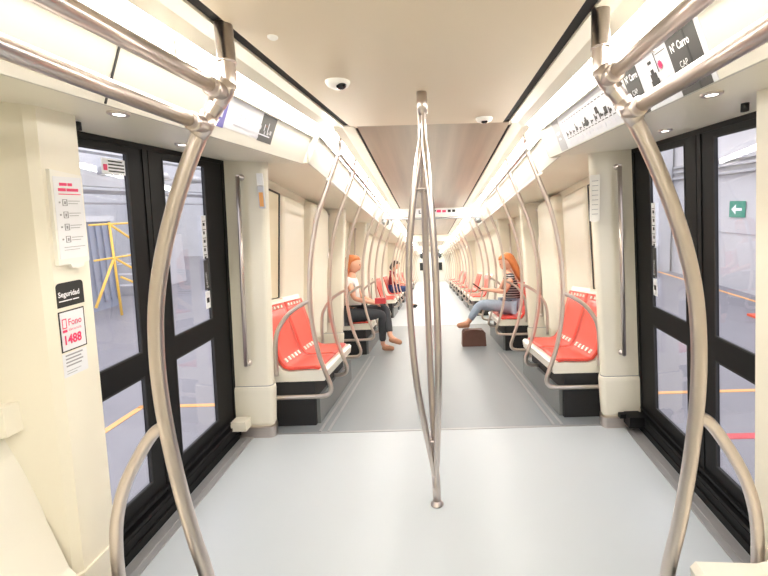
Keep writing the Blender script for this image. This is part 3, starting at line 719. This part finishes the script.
# =================================================================== PEOPLE
def skin_mesh(name, verts, edges, rad, m, parent, root=0, sub=1):
    """continuous body grown along the joints; verts are world points"""
    loc = Vector(parent['_w']) if parent else Vector((0, 0, 0))
    me = bpy.data.meshes.new(name); me.from_pydata([Vector(v)-loc for v in verts], edges, [])
    o = bpy.data.objects.new(name, me); COL.objects.link(o)
    if parent: o.parent = parent
    md = o.modifiers.new('Skin', 'SKIN'); md.use_smooth_shade = True
    if not me.skin_vertices: me.skin_vertices.new()
    sv = me.skin_vertices[0].data
    for i, r in enumerate(rad): sv[i].radius = (r, r) if not isinstance(r, tuple) else r; sv[i].use_root = (i == root)
    s2 = o.modifiers.new('Sub', 'SUBSURF'); s2.levels = sub; s2.render_levels = sub
    bpy.context.view_layer.update()
    ev = o.evaluated_get(bpy.context.evaluated_depsgraph_get()); nm = bpy.data.meshes.new_from_object(ev)
    o.modifiers.clear(); o.data = nm; nm.materials.clear(); nm.materials.append(M[m])
    for p in nm.polygons: p.use_smooth = True
    o['_w'] = tuple(loc)
    return o
def head_mesh(c, face, size=.105, tilt=0):
    """head shape with brow, nose, chin and ears; face = direction looked at"""
    b = MB(); f = Vector(face).normalized(); r = f.cross(Vector((0, 0, 1))).normalized(); u = r.cross(f).normalized()
    n, m_ = 20, 16; rings = []
    for i in range(m_+1):
        th = math.pi*i/m_; z = math.cos(th); q = math.sin(th); ring = []
        for k in range(n):
            a = 2*math.pi*k/n; x = math.cos(a)*q; y = math.sin(a)*q      # x forward, y side
            X = x*.95; Y = y*.76; Z = z*1.12
            if Z < 0: Y *= 1+.32*Z; X = X*(1+.18*Z)+(.12*(-Z) if x > 0 else .10*Z*.0)
            if x > .80 and abs(y) < .22 and -.42 < z < .12: X += .20*(1-abs(y)/.3)*(.45-(z+.15))
            if x > .5 and .25 < abs(y) < .6 and 0 < z < .25: X -= .06
            if abs(y) > .93 and abs(z) < .3 and abs(x) < .3: Y *= 1.12
            ring.append(Vector(c)+(f*X+r*Y+u*Z)*size)
        rings.append(ring)
    b.loft(rings); return b, f, r, u
def hand(pts_parent, wrist, d, up, m='skin', curl=.5, s=1.0):
    """palm, four fingers and a thumb as joint chains appended to a body skeleton"""
    V, E, Rr = pts_parent; d = d.normalized(); up = up.normalized(); sd = d.cross(up).normalized()
    w = wrist; base = len(V); V.append(V[w]+d*.045*s); E.append((w, base)); Rr.append(.024*s)
    for k, (o, L) in enumerate(((-.027, .062), (-.009, .07), (.009, .066), (.026, .052))):
        a = len(V); V.append(V[base]+d*.035*s+sd*o*s); V.append(V[base]+(d*(.035+L*.55)+sd*o*1.1-up*curl*.02)*s); V.append(V[base]+(d*(.035+L*.85)+sd*o*1.1-up*curl*.05)*s)
        E += [(base, a), (a, a+1), (a+1, a+2)]; Rr += [.0095*s, .0085*s, .0075*s]
    a = len(V); V.append(V[w]+(d*.03-sd*.03)*s); V.append(V[w]+(d*.062-sd*.048-up*.012)*s); E += [(w, a), (a, a+1)]; Rr += [.011*s, .009*s]
def person(origin, face, J, label, mats, hairf, extra=None):
    """J: dict of joint points in local (forward, side, up) metres from origin"""
    root = empty('person', origin, label, 'person'); O = Vector(origin); f = Vector(face).normalized(); r = f.cross(Vector((0, 0, 1)))
    W = lambda p: O+f*p[0]+r*p[1]+Vector((0, 0, p[2]))
    J = {k: W(v) for k, v in J.items()}
    V = []; E = []; Rr = []; idx = {}
    def add(k, rad, par=None, p=None):
        idx[k] = len(V); V.append(J[k] if p is None else p); Rr.append(rad)
        if par: E.append((idx[par], idx[k]))
    mid = lambda a, b, t: J[a].lerp(J[b], t)
    add('pelvis', (.125, .105)); add('waist', (.105, .085), 'pelvis'); add('chest', (.125, .09), 'waist'); add('neck0', .05, 'chest'); add('neck1', .046, 'neck0')
    for sd in 'LR':
        add('sh'+sd, .05, 'chest'); add('ua'+sd, .042, 'sh'+sd, mid('sh'+sd, 'el'+sd, .5)); add('el'+sd, .036, 'ua'+sd); add('fa'+sd, .034, 'el'+sd, mid('el'+sd, 'wr'+sd, .4)); add('wr'+sd, .024, 'fa'+sd)
        d = J['wr'+sd]-J['el'+sd]; hand((V, E, Rr), idx['wr'+sd], d, Vector((0, 0, 1)))
        add('hip'+sd, .085, 'pelvis'); add('th'+sd, .077, 'hip'+sd, mid('hip'+sd, 'kn'+sd, .5)); add('kn'+sd, .058, 'th'+sd); add('ca'+sd, .052, 'kn'+sd, mid('kn'+sd, 'an'+sd, .35)); add('an'+sd, .034, 'ca'+sd); add('to'+sd, .03, 'an'+sd)
    skin_mesh('body', V, E, Rr, 'skin', root)
    c = J['head']; hb, hf, hr, hu = head_mesh(c, J['look']-J['head']); ho = hb.build('head', 'skin', root)
    b = MB()
    for sg_ in (-1, 1): b.lathe(c+hf*.088+hr*.034*sg_+hu*.012, hf, [(0, .011), (.004, .009), (.006, .001)], 8)
    b.build('eyes', 'eye', ho)
    b = MB(); b.lathe(c+hf*.088-hu*.055, hf, [(0, .017), (.005, .013), (.008, .001)], 8); b.build('mouth', 'lip', ho)
    hairf(c, hf, hr, hu, root)
    # clothes: top and trousers follow the same joints a little wider
    g = .014
    V2 = [J['pelvis']+Vector((0, 0, .05)), J['waist'], J['chest'], J['neck0'].lerp(J['chest'], .35), J['shL'], J['shR'], J['shL'].lerp(J['elL'], .4), J['shR'].lerp(J['elR'], .4)]
    skin_mesh('top', V2, [(0, 1), (1, 2), (2, 3), (2, 4), (2, 5), (4, 6), (5, 7)], [(.155, .15), (.135, .125), (.142, .115), .07, .064, .064, .054, .054], mats[0], root)
    V3 = [J['pelvis']]; E3 = []; R3 = [(.15, .135)]
    for sd in 'LR':
        o = len(V3); V3 += [J['hip'+sd], mid('hip'+sd, 'kn'+sd, .5), J['kn'+sd], mid('kn'+sd, 'an'+sd, .35), mid('kn'+sd, 'an'+sd, .9)]
        E3 += [(0, o), (o, o+1), (o+1, o+2), (o+2, o+3), (o+3, o+4)]; R3 += [.099, .09, .07, .063, .048]
    skin_mesh('trousers', V3, E3, R3, mats[1], root)
    for sd in 'LR':
        d = (J['to'+sd]-J['an'+sd]); fl = Vector((d.x, d.y, 0)).normalized()
        skin_mesh('shoe', [J['an'+sd]-Vector((0, 0, .035))-fl*.02, J['an'+sd].lerp(J['to'+sd], .5)-Vector((0, 0, .012)), J['to'+sd]+fl*.03], [(0, 1), (1, 2)], [.042, .044, .034], mats[2], root)
    return root, J
def long_hair(m, L):
    def fn(c, f, r, u, root):
        b = MB(); rings = []
        for i, (dz, bk, wx, wy) in enumerate(((.125, -.01, .02, .02), (.115, -.015, .07, .07), (.08, -.022, .10, .095), (.03, -.035, .105, .098), (-.04, -.05, .09, .10), (-.12, -.06, .075, .105), (-.12-L*.4, -.055, .07, .11), (-.12-L*.8, -.05, .06, .095), (-.12-L, -.05, .025, .05))):
            ring = []
            for k in range(20):
                a = 2*math.pi*k/20; w = 1+.05*math.sin(5*a+i)
                x = math.cos(a)*wx*w; y = math.sin(a)*wy*w
                if dz < .06 and x > 0: x *= .35
                ring.append(Vector(c)+f*(bk+x)+r*y+u*dz)
            rings.append(ring)
        b.loft(rings); b.build('hair', m, root)
    return fn
# woman on the left bench, dark leggings, legs crossed
JL = dict(pelvis=(.10, 0, .53), waist=(.09, 0, .72), chest=(.08, 0, .92), neck0=(.09, 0, 1.04), neck1=(.11, 0, 1.12), head=(.125, 0, 1.21), look=(.8, .0, 1.05),
          shL=(.08, -.17, 1.0), shR=(.08, .17, 1.0), elL=(.16, -.22, .76), elR=(.16, .22, .76), wrL=(.36, -.12, .68), wrR=(.36, .10, .69),
          hipL=(.12, -.09, .53), hipR=(.12, .09, .53), knL=(.53, -.05, .60), knR=(.50, .05, .53), anL=(.60, .10, .23), anR=(.48, -.02, .09), toL=(.73, .12, .14), toR=(.61, -.04, .035))
pl, J = person(FF(-1.21, 5.56, 0), (1, 0, 0), JL, 'woman in pale top and dark leggings sitting cross-legged on the left bench', ('wtop', 'legg', 'tan'), long_hair('hair', .22))
b = MB(); p = FF(-.72, 5.62, .62); b.box((-.80, 5.46, .672), (-.66, 5.58, .745)); b.build('handbag', 'redp'); o = bpy.data.objects['handbag']; tag(o, 'small red bag held on the lap of the woman in dark leggings', 'bag')
# woman on the right bench
JR = dict(pelvis=(.12, 0, .53), waist=(.12, 0, .70), chest=(.13, 0, .90), neck0=(.15, 0, 1.02), neck1=(.17, 0, 1.10), head=(.19, 0, 1.18), look=(.8, 0, .85),
          shL=(.13, -.17, .98), shR=(.13, .17, .98), elL=(.25, -.21, .76), elR=(.25, .21, .76), wrL=(.50, -.05, .80), wrR=(.48, .08, .78),
          hipL=(.14, -.09, .53), hipR=(.14, .09, .53), knL=(.58, -.09, .60), knR=(.60, .07, .56), anL=(.76, -.04, .33), anR=(.74, .10, .30), toL=(.90, -.04, .28), toR=(.88, .10, .25))
pr_, J = person(FF(1.24, 5.95, 0), (-1, 0, 0), JR, 'auburn-haired woman in striped shirt and light jeans looking at a phone on the right bench', ('stripe', 'jeans', 'tan'), long_hair('hair', .24))
b = MB(); c = J['wrL'].lerp(J['wrR'], .5)+Vector((-.12, -.02, .045)); dx = Vector((-.8, 0, .6)).normalized(); dn = Vector((.6, 0, .8)).normalized()
vs = [c+dx*a_*.08+Vector((0, 1, 0))*b_*.04+dn*c_*.008 for c_ in (-1, 1) for b_ in (-1, 1) for a_ in (-1, 1)]
b.add(vs, [(0, 2, 3, 1), (4, 5, 7, 6), (0, 1, 5, 4), (2, 6, 7, 3), (0, 4, 6, 2), (1, 3, 7, 5)]); tag(b.build('mobile_phone', 'black'), 'dark mobile phone in the hands of the woman in the striped shirt', 'phone')
root = empty('shoulder_bag', FF(.55, 5.85, 0), 'dark brown bag on the aisle floor under the feet of the woman in jeans', 'bag')
b = MB(); prf = [(.38, 0), (.72, 0), (.71, .19), (.68, .225), (.42, .225), (.39, .19)]; b.prism(prf, 'y', 5.76, 6.0); b.build('body', 'brown', root)
b = MB(); b.tube([(.45, 5.755, .16), (.46, 5.75, .22), (.55, 5.745, .235), (.64, 5.75, .22), (.65, 5.755, .16)], .008, n=8); b.build('strap', 'brown', root)
b = MB(); b.prism([(.40, .14), (.70, .14), (.69, .20), (.66, .232), (.44, .232), (.41, .20)], 'y', 5.752, 5.762); b.build('flap', 'brown', root)
# third person further back
J3 = dict(JL); J3['head'] = (.20, 0, 1.19); J3['look'] = (.7, 0, .9); J3['neck1'] = (.18, 0, 1.10); J3['anL'] = (.60, -.10, .09); J3['toL'] = (.74, -.10, .035); J3['knL'] = (.56, -.1, .53); J3['knR'] = (.56, .1, .53); J3['anR'] = (.58, .12, .09); J3['toR'] = (.72, .12, .035)
person(FF(-1.2, 11.4, 0), (1, 0, 0), J3, 'distant person in wine top and navy jeans sitting on the left beyond the header', ('wine', 'navy', 'black'), long_hair('hairb', .05))

# clean helper properties
for o in bpy.data.objects:
    if '_w' in o: del o['_w']

# =================================================================== WORLD, CAMERA
w = bpy.data.worlds.new('World'); bpy.context.scene.world = w; w.use_nodes = True
bg = w.node_tree.nodes['Background']; bg.inputs[0].default_value = (.98, .97, 1.0, 1); bg.inputs[1].default_value = 2.3
cam = bpy.data.cameras.new('Camera'); co = bpy.data.objects.new('Camera', cam); COL.objects.link(co)
cam.sensor_width = 36; cam.lens = 36*410/768; cam.shift_x = -47/768; cam.clip_start = .05
co.matrix_world = Matrix.Translation((0, 0, 1.17)) @ Matrix.Rotation(R(90-3.2), 4, 'X') @ Matrix.Rotation(R(-1.6), 4, 'Z')
sc = bpy.context.scene; sc.camera = co
sc.view_settings.view_transform = 'Standard'; sc.view_settings.look = 'None'; sc.view_settings.gamma = 1; sc.view_settings.use_curve_mapping = False
sc.view_settings.exposure = 0.36
